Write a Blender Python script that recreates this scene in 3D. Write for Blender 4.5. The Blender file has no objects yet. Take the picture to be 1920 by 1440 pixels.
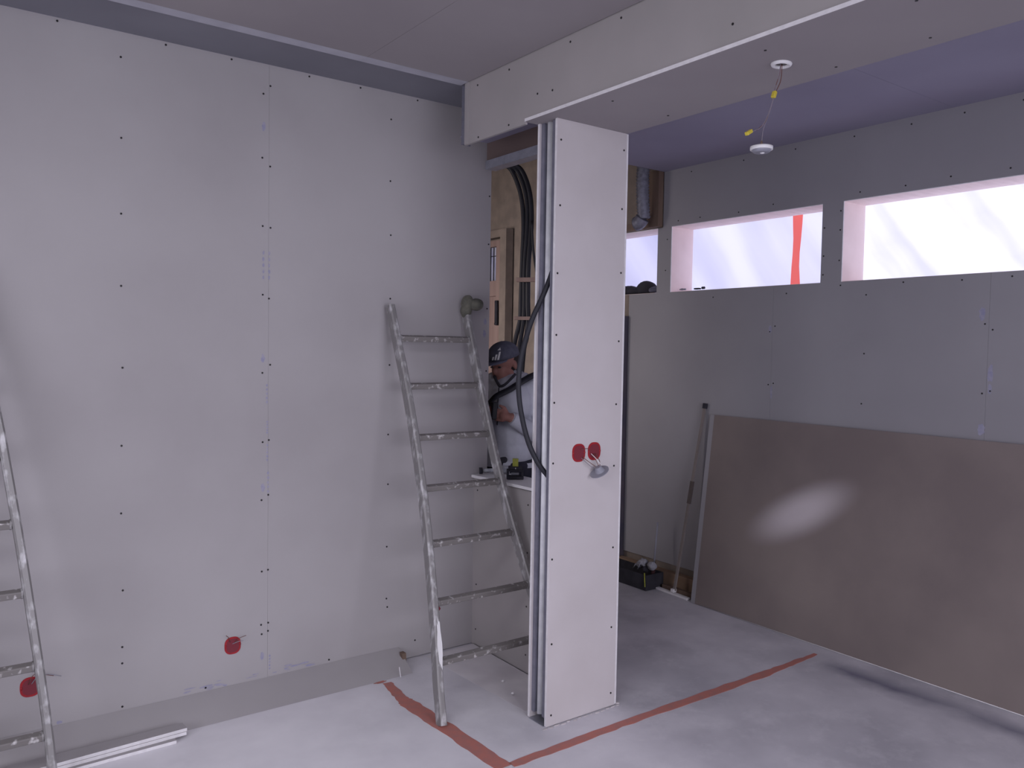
import bpy, bmesh, math, random
from mathutils import Vector, Matrix, noise
random.seed(7)
S = bpy.context.scene
COL = S.collection

# ------------------------------------------------------------------ camera
cam_d = bpy.data.cameras.new('camera'); cam = bpy.data.objects.new('camera', cam_d); COL.objects.link(cam)
RT = Vector((0.80698, -0.59033, 0.01651)); 
yaw, pit, rol = 0.93925574, 0.04458925, 0.01652988
F = Vector((math.cos(yaw)*math.cos(pit), math.sin(yaw)*math.cos(pit), -math.sin(pit)))
R0 = Vector((math.sin(yaw), -math.cos(yaw), 0)); U0 = R0.cross(F)
RT = math.cos(rol)*R0 + math.sin(rol)*U0; UP = -math.sin(rol)*R0 + math.cos(rol)*U0
m = Matrix((RT, UP, -F)).transposed().to_4x4(); m.translation = Vector((0, 0, 1.53))
cam.matrix_world = m
cam_d.sensor_width = 36; cam_d.lens = 1519.16/1920*36; cam_d.clip_start = .05
S.camera = cam

# ------------------------------------------------------------------ world, lights, exposure
W = bpy.data.worlds.new('overcast_sky'); S.world = W; W.use_nodes = True
bg = W.node_tree.nodes['Background']; bg.inputs[0].default_value = (.80, .80, 1.0, 1); bg.inputs[1].default_value = 2.4
S.view_settings.view_transform = 'Standard'; S.view_settings.look = 'None'
S.view_settings.exposure = 0.0; S.view_settings.gamma = 1.0; S.view_settings.use_curve_mapping = False

def area(name, loc, direction, sx, sy, power, col, spread=math.pi):
    l = bpy.data.lights.new(name, 'AREA'); l.shape = 'RECTANGLE'; l.size = sx; l.size_y = sy
    l.energy = power; l.color = col; l.spread = spread
    o = bpy.data.objects.new(name, l); COL.objects.link(o); o.location = loc
    o.rotation_euler = Vector(direction).to_track_quat('-Z', 'Y').to_euler()
    return o
# daylight entering by the big door opening and the window behind the camera
area('daylight_right_opening', (1.4, -1.72, 1.55), (-.02, 1, -.68), 2.6, 1.7, 31, (.985, .955, 1.045), 2.05)
area('daylight_rear_opening', (-1.92, 1.0, 1.25), (1, .2, -.35), 2.4, 1.3, 20, (.985, .95, .99))
area('added_overhead_fill', (-.1, 1.2, 2.67), (.3, .35, -1), 1.1, 1.1, 25, (.965, .965, 1.04))  # added fill under the closed ceiling, brightens the floor
area('added_back_room_fill', (1.0, 5.3, 1.8), (1, .02, -.1), 1.0, 1.2, 13, (1.0, .90, .89), 1.5)  # added fill that brightens the back room, no opening behind it

# ------------------------------------------------------------------ helpers
def srgb(r, g, b):
    f = lambda c: (c/255/12.92) if c/255 <= .04045 else ((c/255+.055)/1.055)**2.4
    return (f(r), f(g), f(b), 1)

def mat(name, c, c2=None, scale=4, rough=.85, metal=0, bump=0, bscale=60, detail=4, lo=.35, hi=.65, stretch=None, spec=.3):
    M = bpy.data.materials.new(name); M.use_nodes = True
    nt = M.node_tree; N = nt.nodes; L = nt.links; p = N['Principled BSDF']
    p.inputs['Base Color'].default_value = c; p.inputs['Roughness'].default_value = rough
    p.inputs['Metallic'].default_value = metal; p.inputs['Specular IOR Level'].default_value = spec
    tc = N.new('ShaderNodeTexCoord'); mp = N.new('ShaderNodeMapping')
    L.new(tc.outputs['Object'], mp.inputs[0])
    if stretch: mp.inputs['Scale'].default_value = stretch
    if c2:
        n = N.new('ShaderNodeTexNoise'); n.inputs['Scale'].default_value = scale; n.inputs['Detail'].default_value = detail
        r = N.new('ShaderNodeValToRGB'); r.color_ramp.elements[0].position = lo; r.color_ramp.elements[1].position = hi
        r.color_ramp.elements[0].color = c; r.color_ramp.elements[1].color = c2
        L.new(mp.outputs[0], n.inputs['Vector']); L.new(n.outputs['Fac'], r.inputs[0]); L.new(r.outputs[0], p.inputs['Base Color'])
    if bump:
        n2 = N.new('ShaderNodeTexNoise'); n2.inputs['Scale'].default_value = bscale; n2.inputs['Detail'].default_value = 3
        b = N.new('ShaderNodeBump'); b.inputs['Strength'].default_value = bump; b.inputs['Distance'].default_value = .004
        L.new(mp.outputs[0], n2.inputs['Vector']); L.new(n2.outputs['Fac'], b.inputs['Height']); L.new(b.outputs[0], p.inputs['Normal'])
    return M

def box(bm, x0, x1, y0, y1, z0, z1, mi=0):
    vs = [bm.verts.new((x, y, z)) for x in (x0, x1) for y in (y0, y1) for z in (z0, z1)]
    fs = []
    for q in ((0, 1, 3, 2), (4, 6, 7, 5), (0, 4, 5, 1), (2, 3, 7, 6), (0, 2, 6, 4), (1, 5, 7, 3)):
        f = bm.faces.new([vs[i] for i in q]); f.material_index = mi; fs.append(f)
    return vs, fs

def frame_of(d):
    d = d.normalized(); a = Vector((0, 0, 1)) if abs(d.z) < .9 else Vector((1, 0, 0))
    u = d.cross(a).normalized(); return u, d.cross(u).normalized()

def beam_box(bm, a, b, w, h, side=None):
    """a box bar from a to b; w along 'side', h across"""
    a, b = Vector(a), Vector(b); d = (b-a).normalized()
    if side is None: u, v = frame_of(d)
    else: u = (Vector(side) - d*Vector(side).dot(d)).normalized(); v = d.cross(u)
    vs = [bm.verts.new(p + u*su*w/2 + v*sv*h/2) for p in (a, b) for su, sv in ((-1, -1), (1, -1), (1, 1), (-1, 1))]
    for q in ((0, 3, 2, 1), (4, 5, 6, 7), (0, 1, 5, 4), (1, 2, 6, 5), (2, 3, 7, 6), (3, 0, 4, 7)):
        bm.faces.new([vs[i] for i in q])
    return vs

def tube(bm, pts, r, n=10, cap=True):
    pts = [Vector(p) for p in pts]; rings = []
    rs = r if isinstance(r, (list, tuple)) else [r]*len(pts)
    pu = None
    for i, p in enumerate(pts):
        d = (pts[min(i+1, len(pts)-1)] - pts[max(i-1, 0)]).normalized()
        if pu is None: u, v = frame_of(d)
        else: u = (pu - d*pu.dot(d)).normalized(); v = d.cross(u)
        pu = u
        rings.append([bm.verts.new(p + (u*math.cos(t)+v*math.sin(t))*rs[i]) for t in [2*math.pi*k/n for k in range(n)]])
    for a, b in zip(rings, rings[1:]):
        for k in range(n):
            f = bm.faces.new((a[k], a[(k+1) % n], b[(k+1) % n], b[k])); f.smooth = True
    if cap:
        bm.faces.new(rings[0][::-1]); bm.faces.new(rings[-1])

def spline(pts, k=8):
    pts = [Vector(p) for p in pts]; P = [2*pts[0]-pts[1]] + pts + [2*pts[-1]-pts[-2]]; out = []
    for i in range(1, len(P)-2):
        for j in range(k):
            t = j/k; a, b, c, d = P[i-1:i+3]
            out.append(.5*((2*b)+(c-a)*t+(2*a-5*b+4*c-d)*t*t+(3*b-a-3*c+d)*t**3))
    out.append(pts[-1]); return out

def ellipsoid(bm, c, r, rot=None, u=16, v=10):
    M = Matrix.Translation(Vector(c)) @ (rot.to_4x4() if rot else Matrix.Identity(4)) @ Matrix.Diagonal((*r, 1))
    res = bmesh.ops.create_uvsphere(bm, u_segments=u, v_segments=v, radius=1, matrix=M)
    for w in res['verts']:
        for f in w.link_faces: f.smooth = True

def disc(bm, c, normal, r, h, n=24, r2=None):
    q = Vector(normal).to_track_quat('Z', 'Y').to_matrix().to_4x4()
    bmesh.ops.create_cone(bm, cap_ends=True, segments=n, radius1=r, radius2=r if r2 is None else r2, depth=h, matrix=Matrix.Translation(Vector(c)) @ q)

def wpos(o):
    v = Vector((0, 0, 0))
    while o is not None: v += o.location; o = o.parent
    return v

def obj(name, bm, m, parent=None, bevel=0, smooth=False, mods=None):
    bmesh.ops.recalc_face_normals(bm, faces=bm.faces)
    if parent is None:
        xs = [v.co.copy() for v in bm.verts]
        lo = Vector([min(c[i] for c in xs) for i in range(3)]); hi = Vector([max(c[i] for c in xs) for i in range(3)])
        org = Vector(((lo.x+hi.x)/2, (lo.y+hi.y)/2, lo.z))
    else: org = wpos(parent)
    bmesh.ops.translate(bm, verts=bm.verts, vec=-org)
    me = bpy.data.meshes.new(name); bm.to_mesh(me); bm.free()
    for k in (m if isinstance(m, (list, tuple)) else [m]): me.materials.append(k)
    if smooth:
        for p in me.polygons: p.use_smooth = True
    o = bpy.data.objects.new(name, me); COL.objects.link(o)
    if parent is None: o.location = org
    else: o.parent = parent
    if bevel:
        b = o.modifiers.new('bevel', 'BEVEL'); b.width = bevel; b.segments = 2; b.limit_method = 'ANGLE'
    return o

def tag(o, label=None, cat=None, group=None, kind=None):
    if label: o['label'] = label
    if cat: o['category'] = cat
    if group: o['group'] = group
    if kind: o['kind'] = kind
    return o

def thing(name, loc, label, cat, group=None):
    o = bpy.data.objects.new(name, None); COL.objects.link(o); o.location = loc; o.empty_display_size = .1
    return tag(o, label, cat, group)

def boxes(name, m, parent, *bs, bevel=0):
    bm = bmesh.new()
    for b in bs: box(bm, *b)
    return obj(name, bm, m, parent, bevel=bevel)

def struct(name, m, *bs):
    o = boxes(name, m, None, *bs); o['kind'] = 'structure'; return o

def edge_whiten(o, axis, sign):
    """board whose cut edge (facing axis/sign) shows the white gypsum core: second material slot"""
    for p in o.data.polygons:
        if p.normal[axis]*sign > .9: p.material_index = 1

# ------------------------------------------------------------------ materials
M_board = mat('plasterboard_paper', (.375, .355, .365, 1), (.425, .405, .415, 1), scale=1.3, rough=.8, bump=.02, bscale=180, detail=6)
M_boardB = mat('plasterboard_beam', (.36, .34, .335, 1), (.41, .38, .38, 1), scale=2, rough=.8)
M_boardLit = mat('plasterboard_lit', (.56, .52, .525, 1), (.61, .57, .58, 1), scale=3, rough=.75, bump=.02, bscale=180)  # same board as the walls, lightened: the column's brighter light is in the colour
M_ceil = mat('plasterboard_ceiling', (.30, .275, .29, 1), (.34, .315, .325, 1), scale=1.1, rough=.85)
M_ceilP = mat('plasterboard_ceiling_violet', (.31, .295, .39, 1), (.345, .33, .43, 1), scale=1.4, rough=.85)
M_boardDim = mat('plasterboard_shaded', (.30, .29, .31, 1), (.345, .335, .355, 1), scale=1.2, rough=.8, detail=5)  # same board again, darkened: shade on the window wall is in the colour
M_gyp = mat('gypsum_core', (.82, .80, .82, 1), (.74, .72, .74, 1), scale=40, rough=.9, bump=.2)
M_core = mat('wall_core', (.16, .15, .15, 1))
M_rough = mat('rough_timber_panel', (.20, .165, .145, 1), (.26, .215, .185, 1), scale=9, rough=.9, detail=8)
M_screw = mat('screw_black', (.02, .018, .02, 1), rough=.5)
M_blue = mat('blue_print', (.30, .30, .42, 1), (.37, .355, .44, 1), scale=60, rough=.9)
M_galv = mat('galvanised_steel', (.36, .37, .43, 1), (.45, .46, .52, 1), scale=25, rough=.42, metal=.55, detail=6)
M_flange = mat('steel_flange', (.20, .20, .25, 1), (.25, .25, .31, 1), scale=20, rough=.5, metal=.3)
M_galvL = mat('galvanised_bright', (.86, .87, .90, 1), (.72, .73, .77, 1), scale=18, rough=.4, metal=.1)
M_alu = mat('ladder_aluminium', (.27, .26, .26, 1), (.62, .61, .63, 1), scale=34, rough=.5, metal=.3, lo=.50, hi=.74, detail=12, stretch=(1, 1, .5))
M_alu2 = mat('rung_aluminium', (.22, .205, .20, 1), (.62, .60, .60, 1), scale=45, rough=.6, metal=.2, lo=.57, hi=.70, detail=9)
M_white = mat('white_paint', (.80, .79, .80, 1), rough=.5)
M_red = mat('red_marking', (.52, .20, .165, 1), (.42, .20, .18, 1), scale=22, rough=.8, lo=.4, hi=.7, detail=8)
M_redbox = mat('red_plastic', (.40, .022, .03, 1), (.30, .02, .03, 1), scale=40, rough=.45)
M_reddark = mat('red_plastic_dark', (.20, .03, .045, 1), rough=.5)
M_black = mat('black_rubber', (.022, .022, .030, 1), rough=.5)
M_dark = mat('dark_cloth', (.030, .029, .038, 1), (.045, .043, .055, 1), scale=14, rough=.9)
M_brown = mat('brown_board', (.20, .165, .16, 1), (.27, .225, .21, 1), scale=1.5, rough=.6, detail=8)
M_pink = mat('pink_timber', (.80, .66, .64, 1), (.88, .74, .72, 1), scale=5, rough=.7, stretch=(1, 6, 1), detail=6)
M_wood = mat('brown_timber', (.15, .10, .08, 1), (.20, .14, .105, 1), scale=12, rough=.8, stretch=(1, 1, .2), detail=6)
M_wood2 = mat('old_door_wood', (.25, .175, .16, 1), (.31, .225, .205, 1), scale=6, rough=.8, stretch=(3, 3, .4), detail=6)
M_yel = mat('yellow_plastic', (.62, .50, .06, 1), rough=.4)
M_grn = mat('yellow_green_plastic', (.42, .44, .06, 1), (.30, .31, .07, 1), scale=60, rough=.5)
M_wire = mat('grey_wire', (.25, .22, .26, 1), rough=.5)
M_wireb = mat('brown_wire', (.16, .07, .06, 1), rough=.5)
M_grey = mat('grey_plastic', (.28, .28, .33, 1), rough=.45)
M_rag = mat('dirty_rubber', (.17, .165, .135, 1), (.10, .10, .085, 1), scale=30, rough=.9, bump=.6, bscale=40)
M_skin = mat('skin', (.27, .125, .105, 1), (.33, .16, .135, 1), scale=25, rough=.6)
M_sweat = mat('grey_sweatshirt', (.46, .465, .54, 1), (.54, .545, .62, 1), scale=9, rough=.95, bump=.3, bscale=90)
M_cap = mat('dark_grey_cap', (.085, .085, .12, 1), (.11, .11, .15, 1), scale=40, rough=.9)
M_trous = mat('dark_trousers', (.018, .018, .03, 1), (.028, .027, .042, 1), scale=20, rough=.9)
M_duct = mat('flexible_duct_foil', (.22, .22, .27, 1), (.15, .15, .19, 1), scale=50, rough=.5, metal=.3)
M_soffit = mat('grey_sheet', (.20, .20, .235, 1), (.235, .235, .27, 1), scale=2, rough=.55)
M_glassy = mat('clear_plastic', (.45, .46, .50, 1), (.30, .31, .35, 1), scale=60, rough=.25)

def tarp_material():
    M = bpy.data.materials.new('translucent_tarp'); M.use_nodes = True; nt = M.node_tree; N = nt.nodes; L = nt.links
    for n in list(N):
        if n.type == 'BSDF_PRINCIPLED': N.remove(n)
    out = [n for n in N if n.type == 'OUTPUT_MATERIAL'][0]
    t = N.new('ShaderNodeBsdfTranslucent'); t.inputs[0].default_value = (.60, .585, .61, 1)
    d = N.new('ShaderNodeBsdfDiffuse'); d.inputs[0].default_value = (.7, .7, .75, 1)
    mx = N.new('ShaderNodeMixShader'); mx.inputs[0].default_value = .12
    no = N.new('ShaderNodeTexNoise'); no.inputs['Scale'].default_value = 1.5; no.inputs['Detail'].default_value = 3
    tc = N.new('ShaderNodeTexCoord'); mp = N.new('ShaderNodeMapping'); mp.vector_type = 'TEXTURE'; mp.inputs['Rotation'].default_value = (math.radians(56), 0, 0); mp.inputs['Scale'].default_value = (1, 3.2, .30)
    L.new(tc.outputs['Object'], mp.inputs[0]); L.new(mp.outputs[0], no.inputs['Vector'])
    r = N.new('ShaderNodeValToRGB'); r.color_ramp.elements[0].color = (.50, .495, .58, 1); r.color_ramp.elements[1].color = (.70, .695, .70, 1)  # light and dark of the folds are put into the translucent colour
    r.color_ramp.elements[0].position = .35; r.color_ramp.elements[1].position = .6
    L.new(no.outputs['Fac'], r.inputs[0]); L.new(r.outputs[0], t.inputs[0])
    L.new(t.outputs[0], mx.inputs[1]); L.new(d.outputs[0], mx.inputs[2]); L.new(mx.outputs[0], out.inputs[0])
    return M
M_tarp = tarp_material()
M_tarp2 = tarp_material(); M_tarp2.name = 'dimming_tarp'  # paler version for the added layers that dim the windows
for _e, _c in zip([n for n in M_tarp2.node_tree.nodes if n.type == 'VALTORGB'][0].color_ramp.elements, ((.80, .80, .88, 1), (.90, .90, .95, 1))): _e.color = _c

def floor_material():
    M = mat('dusty_floor', (.46, .45, .495, 1), (.72, .70, .75, 1), scale=2.0, rough=.62, detail=9, lo=.32, hi=.68, bump=.05, bscale=30, spec=.35)
    nt = M.node_tree; N = nt.nodes; L = nt.links; p = N['Principled BSDF']
    tc = N.new('ShaderNodeTexCoord')
    # fine dust specks and scuffs
    n = N.new('ShaderNodeTexNoise'); n.inputs['Scale'].default_value = 7; n.inputs['Detail'].default_value = 10; n.inputs['Roughness'].default_value = .7
    r = N.new('ShaderNodeValToRGB'); r.color_ramp.elements[0].position = .5; r.color_ramp.elements[1].position = .75
    L.new(tc.outputs['Object'], n.inputs['Vector']); L.new(n.outputs['Fac'], r.inputs[0])
    mx = N.new('ShaderNodeMix'); mx.data_type = 'RGBA'; mx.inputs['B'].default_value = (.80, .78, .82, 1)
    src = p.inputs['Base Color'].links[0].from_socket
    L.new(src, mx.inputs['A'])
    mul = N.new('ShaderNodeMath'); mul.operation = 'MULTIPLY'; mul.inputs[1].default_value = .45
    L.new(r.outputs[0], mul.inputs[0]); L.new(mul.outputs[0], mx.inputs['Factor'])
    # dark blue-grey streak mixed into the floor colour along the board (world x about 3.6, y below 2.3)
    g = N.new('ShaderNodeNewGeometry'); sx = N.new('ShaderNodeSeparateXYZ'); L.new(g.outputs['Position'], sx.inputs[0])
    def mth(op, a, b=None, clamp=False):
        q = N.new('ShaderNodeMath'); q.operation = op; q.use_clamp = clamp
        for i, v in enumerate((a, b)):
            if v is None: continue
            if isinstance(v, (int, float)): q.inputs[i].default_value = v
            else: L.new(v, q.inputs[i])
        return q.outputs[0]
    n3 = N.new('ShaderNodeTexNoise'); n3.inputs['Scale'].default_value = 3.5; n3.inputs['Detail'].default_value = 6; L.new(g.outputs['Position'], n3.inputs['Vector'])
    dx = mth('ABSOLUTE', mth('SUBTRACT', mth('ADD', sx.outputs[0], mth('MULTIPLY', mth('SUBTRACT', n3.outputs['Fac'], .5), .16)), 3.585))
    band = mth('SUBTRACT', 1.0, mth('DIVIDE', dx, .115), True)
    yy = mth('MULTIPLY', mth('SUBTRACT', 2.28, sx.outputs[1]), 9.0, True)
    msk = mth('MULTIPLY', mth('MULTIPLY', band, yy), mth('MULTIPLY', n3.outputs['Fac'], 1.5), True)
    # pool of light on the left part of the floor, put into its colour
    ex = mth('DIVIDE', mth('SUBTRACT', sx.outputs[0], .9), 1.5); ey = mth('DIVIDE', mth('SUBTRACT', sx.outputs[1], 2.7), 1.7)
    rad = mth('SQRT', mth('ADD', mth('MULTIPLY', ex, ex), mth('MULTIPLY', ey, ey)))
    light_pool = mth('MULTIPLY', mth('SUBTRACT', mth('ADD', 1.15, mth('MULTIPLY', mth('SUBTRACT', n3.outputs['Fac'], .5), 1.2)), rad), .9, True)
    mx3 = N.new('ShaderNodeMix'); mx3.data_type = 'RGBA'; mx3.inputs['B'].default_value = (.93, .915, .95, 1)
    L.new(mth('MULTIPLY', light_pool, .9), mx3.inputs['Factor']); L.new(mx.outputs['Result'], mx3.inputs['A']); mx = mx3
    mx2 = N.new('ShaderNodeMix'); mx2.data_type = 'RGBA'; mx2.inputs['B'].default_value = (.14, .14, .21, 1)
    L.new(msk, mx2.inputs['Factor']); L.new(mx.outputs['Result'], mx2.inputs['A']); L.new(mx2.outputs['Result'], p.inputs['Base Color'])
    return M
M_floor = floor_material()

def pale_patch_material():
    """brown board with a pale soft-edged patch mixed into its colour"""
    M = M_brown; nt = M.node_tree; N = nt.nodes; L = nt.links; p = N['Principled BSDF']
    g = N.new('ShaderNodeTexCoord'); mp = N.new('ShaderNodeMapping'); mp.vector_type = 'TEXTURE'
    mp.inputs['Location'].default_value = PATCH_LOC; mp.inputs['Rotation'].default_value = (math.radians(-30), 0, 0); mp.inputs['Scale'].default_value = (1, .42, .15)
    L.new(g.outputs['Object'], mp.inputs[0])
    sp = N.new('ShaderNodeSeparateXYZ'); L.new(mp.outputs[0], sp.inputs[0]); cb = N.new('ShaderNodeCombineXYZ')
    L.new(sp.outputs[1], cb.inputs[1]); L.new(sp.outputs[2], cb.inputs[2])
    ln = N.new('ShaderNodeVectorMath'); ln.operation = 'LENGTH'; L.new(cb.outputs[0], ln.inputs[0])
    r = N.new('ShaderNodeValToRGB'); r.color_ramp.interpolation = 'EASE'
    r.color_ramp.elements[0].position = .15; r.color_ramp.elements[0].color = (1, 1, 1, 1)
    r.color_ramp.elements[1].position = 1.0; r.color_ramp.elements[1].color = (0, 0, 0, 1)
    L.new(ln.outputs['Value'], r.inputs[0])
    mul = N.new('ShaderNodeMath'); mul.operation = 'MULTIPLY'; mul.inputs[1].default_value = .85; L.new(r.outputs[0], mul.inputs[0])
    mx = N.new('ShaderNodeMix'); mx.data_type = 'RGBA'; mx.inputs['B'].default_value = (.66, .60, .62, 1)
    L.new(mul.outputs[0], mx.inputs['Factor']); L.new(p.inputs['Base Color'].links[0].from_socket, mx.inputs['A']); L.new(mx.outputs['Result'], p.inputs['Base Color'])
PATCH_LOC = (0, 0, 0)

# ================================================================== SETTING
ZC = 2.69                      # plasterboard ceiling
YL = 3.44                      # face of the left wall
XW = 3.93                      # face of the window wall
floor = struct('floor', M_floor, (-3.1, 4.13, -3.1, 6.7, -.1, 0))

# left wall: core + boards + screws
wl = struct('wall_left', M_core, (-3.1, 2.365, YL+.0125, YL+.1, 0, 2.9))
jl = [-2.387, -1.187, .013, 1.213, 2.365]
for a, b in zip(jl, jl[1:]):
    boxes('plasterboard', M_board, wl, (a+(.0003 if a > -2.3 else 0), b-(.0003 if b < 2.3 else 0), YL, YL+.0124, .005, 2.717))
bm = bmesh.new()
def screw(bm, c, n, r=.0042):
    disc(bm, c, n, r, .002, n=8)
zs = [.27, .325, .56, .86, 1.12, 1.42, 1.74, 2.04, 2.30, 2.605]
for x0, dbl in ((-1.177, 1), (-.58, 0), (.013, 1), (.633, 0), (1.2, 1), (1.793, 0), (2.352, 0)):
    for z in zs:
        for dx in ((-.012, .018) if dbl else (0,)):
            screw(bm, (x0+dx+random.uniform(-.004, .004), YL-.0006, z+random.uniform(-.02, .02)), (0, 1, 0))
for x in (-.2, .1, .423, .799, 1.055, 1.391, 1.635, 1.931): screw(bm, (x, YL-.0006, 2.700), (0, 1, 0))
for x in (.63, .95, 1.5, 1.95): screw(bm, (x, YL-.0006, .085), (0, 1, 0))
obj('screw_heads', bm, M_screw, wl)['kind'] = 'stuff'
def blot(bm, c, ax, w, h, n=14, off=.0009):
    c = Vector(c); vs = []
    for k in range(n):
        t = 2*math.pi*k/n; r = random.uniform(.65, 1)
        p = c.copy(); p[ax[0]] += math.cos(t)*w*r; p[ax[1]] += math.sin(t)*h*r; vs.append(bm.verts.new(p))
    bm.faces.new(vs)
bm = bmesh.new()
for z in (2.45, 1.467, .907, .168):                       # printed marks beside the joint
    blot(bm, (1.190, YL-.0007, z), (0, 2), .010, .022)
for z0, z1, dx in ((1.80, 1.93, -.013), (1.80, 1.93, .012), (1.27, 1.36, .004), (1.02, 1.10, .006), (.88, .98, .01), (1.14, 1.2, .006), (.10, .17, .02)):
    for k in range(5):
        z = z0+(z1-z0)*(k+.5)/5; blot(bm, (1.203+dx, YL-.0007-.00007*k, z), (0, 2), .006, (z1-z0)/12, n=8)
for k in range(22):
    blot(bm, (1.15+random.uniform(-.28, .3), YL-.0007-.00008*k, .075+random.uniform(0, .03)), (0, 2), random.uniform(.01, .03), random.uniform(.002, .005), n=9)
for x, z in ((.37, .075), (.41, .08), (2.335, 1.60), (2.338, 1.66)): blot(bm, (x, YL-.0007, z), (0, 2), .012, .02 if z > 1 else .008)
obj('blue_print_marks', bm, M_blue, wl)['kind'] = 'stuff'

# low wall closing the opening beside the column
wlow = struct('wall_low', M_core, (2.2975, 2.3525, 2.615, YL, 0, .864))
boxes('plasterboard', M_boardB, wlow, (2.285, 2.2974, 2.615, YL, .004, .864))
boxes('plasterboard', M_board, wlow, (2.3526, 2.365, 2.615, YL, .004, .864))
bm = bmesh.new()
for y in (3.405, 2.98, 2.66):
    for z in (.08, .33, .58, .81): screw(bm, (2.2844, y, z+random.uniform(-.02, .02)), (1, 0, 0))
obj('screw_heads', bm, M_screw, wlow)['kind'] = 'stuff'

# window wall
wy = [(4.83, 3.775), (3.655, 2.57), (2.448, 1.25)]         # window openings (left edge, right edge)
WZ0, WZ1 = 1.907, 2.330
segs = [(XW+.0125, 4.13, -3.1, 6.7, 0, WZ0), ]
segs += [(XW+.0125, 4.13, 3.655, 3.775, WZ0, WZ1), (XW+.0125, 4.13, 2.448, 2.57, WZ0, WZ1), (XW+.0125, 4.13, -3.1, 1.25, WZ0, WZ1)]
segs += [(XW+.0125, 4.13, -3.1, 5.53, WZ1, 3.2), (XW+.0125, 4.13, 4.83, 5.53, WZ0, WZ1), (XW+.0125, 4.13, 5.53, 6.7, 2.40, 3.2),
         (XW+.0125, 4.13, 5.53, 5.565, WZ0, 2.40), (XW+.0125, 4.13, 5.78, 6.7, WZ0, 2.40), (XW+.0125, 4.13, 5.565, 5.78, WZ0, 2.09), (XW+.0125, 4.13, 5.565, 5.78, 2.37, 2.40)]
ww = struct('wall_window', M_rough, *segs)
g_ = .0004; X0, X1 = XW, XW+.0124
boxes('plasterboard', M_boardDim, ww, (X0, X1, 2.865+g_, 4.03, .14, WZ0), (X0, X1, 3.655, 3.775, WZ0, WZ1), (X0, X1, 2.865, 3.73, WZ1, ZC))
boxes('plasterboard', M_boardDim, ww, (X0, X1, 1.705+g_, 2.865-g_, .14, WZ0), (X0, X1, 2.448, 2.57, WZ0, WZ1), (X0, X1, 1.705, 2.865, WZ1, ZC))
boxes('plasterboard', M_boardDim, ww, (X0, X1, .545+g_, 1.705-g_, .14, WZ0), (X0, X1, .545+g_, 1.25, WZ0, WZ1), (X0, X1, .545+g_, 1.705, WZ1, ZC))
for a, b in ((-.655, .545), (-1.855, -.655), (-3.055, -1.855)): boxes('plasterboard', M_boardDim, ww, (X0, X1, a+g_, b-g_, .14, ZC))
bm = bmesh.new()
pts = [(3.126, 2.355), (2.885, 2.37), (2.357, 2.363), (2.118, 2.36), (1.901, 2.37), (1.642, 2.366), (2.45, 1.888), (2.111, 1.886), (1.831, 1.881), (1.616, 1.885),
       (2.304, 1.832), (2.304, 1.53), (2.309, 1.271), (3.42, 2.36), (3.60, 2.36), (3.69, 2.25), (3.70, 2.05), (2.462, 2.28), (2.462, 2.18), (2.462, 2.02), (2.555, 2.2), (2.555, 2.05), (2.555, 1.95), (3.3, 1.86), (2.78, 1.86)]
for yj in (2.865, 1.705): pts += [(yj+s*.017, z+random.uniform(-.02, .02)) for s in (1, -1) for z in (.4, .7, 1.0, 1.36, 1.66)]
pts += [(y, 2.655) for y in (3.5, 3.1, 2.75, 2.4, 2.1, 1.85, 1.6)]
for y, z in pts: screw(bm, (XW-.0006, y, z), (1, 0, 0))
obj('screw_heads', bm, M_screw, ww)['kind'] = 'stuff'
bm = bmesh.new()
for y, z, w, h in ((1.735, 1.72, .018, .035), (1.69, 1.45, .014, .05), (1.72, 1.19, .02, .03), (1.69, 1.38, .01, .03), (2.88, 1.66, .012, .03), (2.86, 1.3, .008, .05)): blot(bm, (XW-.0007, y, z), (1, 2), w, h)
obj('blue_print_marks', bm, M_blue, ww)['kind'] = 'stuff'
# windows: timber reveals
for i, (a, b) in enumerate(wy):
    w = bpy.data.objects.new('window_%d' % (i+1), None); COL.objects.link(w); w.location = (4.03, (a+b)/2, WZ0); w['kind'] = 'structure'
    t = .0022; x0, x1 = XW+.004, 4.135
    boxes('jamb', M_pink, w, (x0, x1, a-t, a-.0005, WZ0+.001, WZ1-.001)); boxes('jamb', M_pink, w, (x0, x1, b+.0005, b+t, WZ0+.001, WZ1-.001))
    boxes('head', M_pink, w, (x0, x1, b+t, a-t, WZ1-t, WZ1-.0004)); boxes('sill', M_pink, w, (x0, x1, b+t, a-t, WZ0+.0005, WZ0+.0022))
    bm = bmesh.new()
    box(bm, XW-.0008, XW+.004, a-.003, a, WZ0, WZ1); box(bm, XW-.0008, XW+.004, b, a, WZ1-.003, WZ1)
    obj('cut_edge', bm, M_gyp, w)

# ceilings
ce = struct('ceiling', M_core, (-3.1, 1.9, -3.1, YL+.1, 2.722, 2.9), (1.9, 4.13, -3.1, 3.735, 2.722, 2.9))
cj = [-2.13, -.93, .27, 1.47, 1.955]
for a, b in zip(cj, cj[1:]):
    for y0, y1 in ((-3.0, .62), (.62, 3.035)):
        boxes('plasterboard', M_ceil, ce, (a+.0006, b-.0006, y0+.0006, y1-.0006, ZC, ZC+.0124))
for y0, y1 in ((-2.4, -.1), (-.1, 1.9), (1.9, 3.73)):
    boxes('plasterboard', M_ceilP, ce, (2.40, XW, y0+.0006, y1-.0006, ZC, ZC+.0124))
boxes('recess_panel', M_soffit, ce, (-3.0, 2.36, 3.12, YL, 2.7125, 2.7175))
bm = bmesh.new(); box(bm, -3.0, 1.957, 3.036, 3.098, ZC+.0005, ZC+.004); box(bm, -3.0, 1.957, 3.094, 3.098, ZC+.004, 2.7125)
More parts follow.
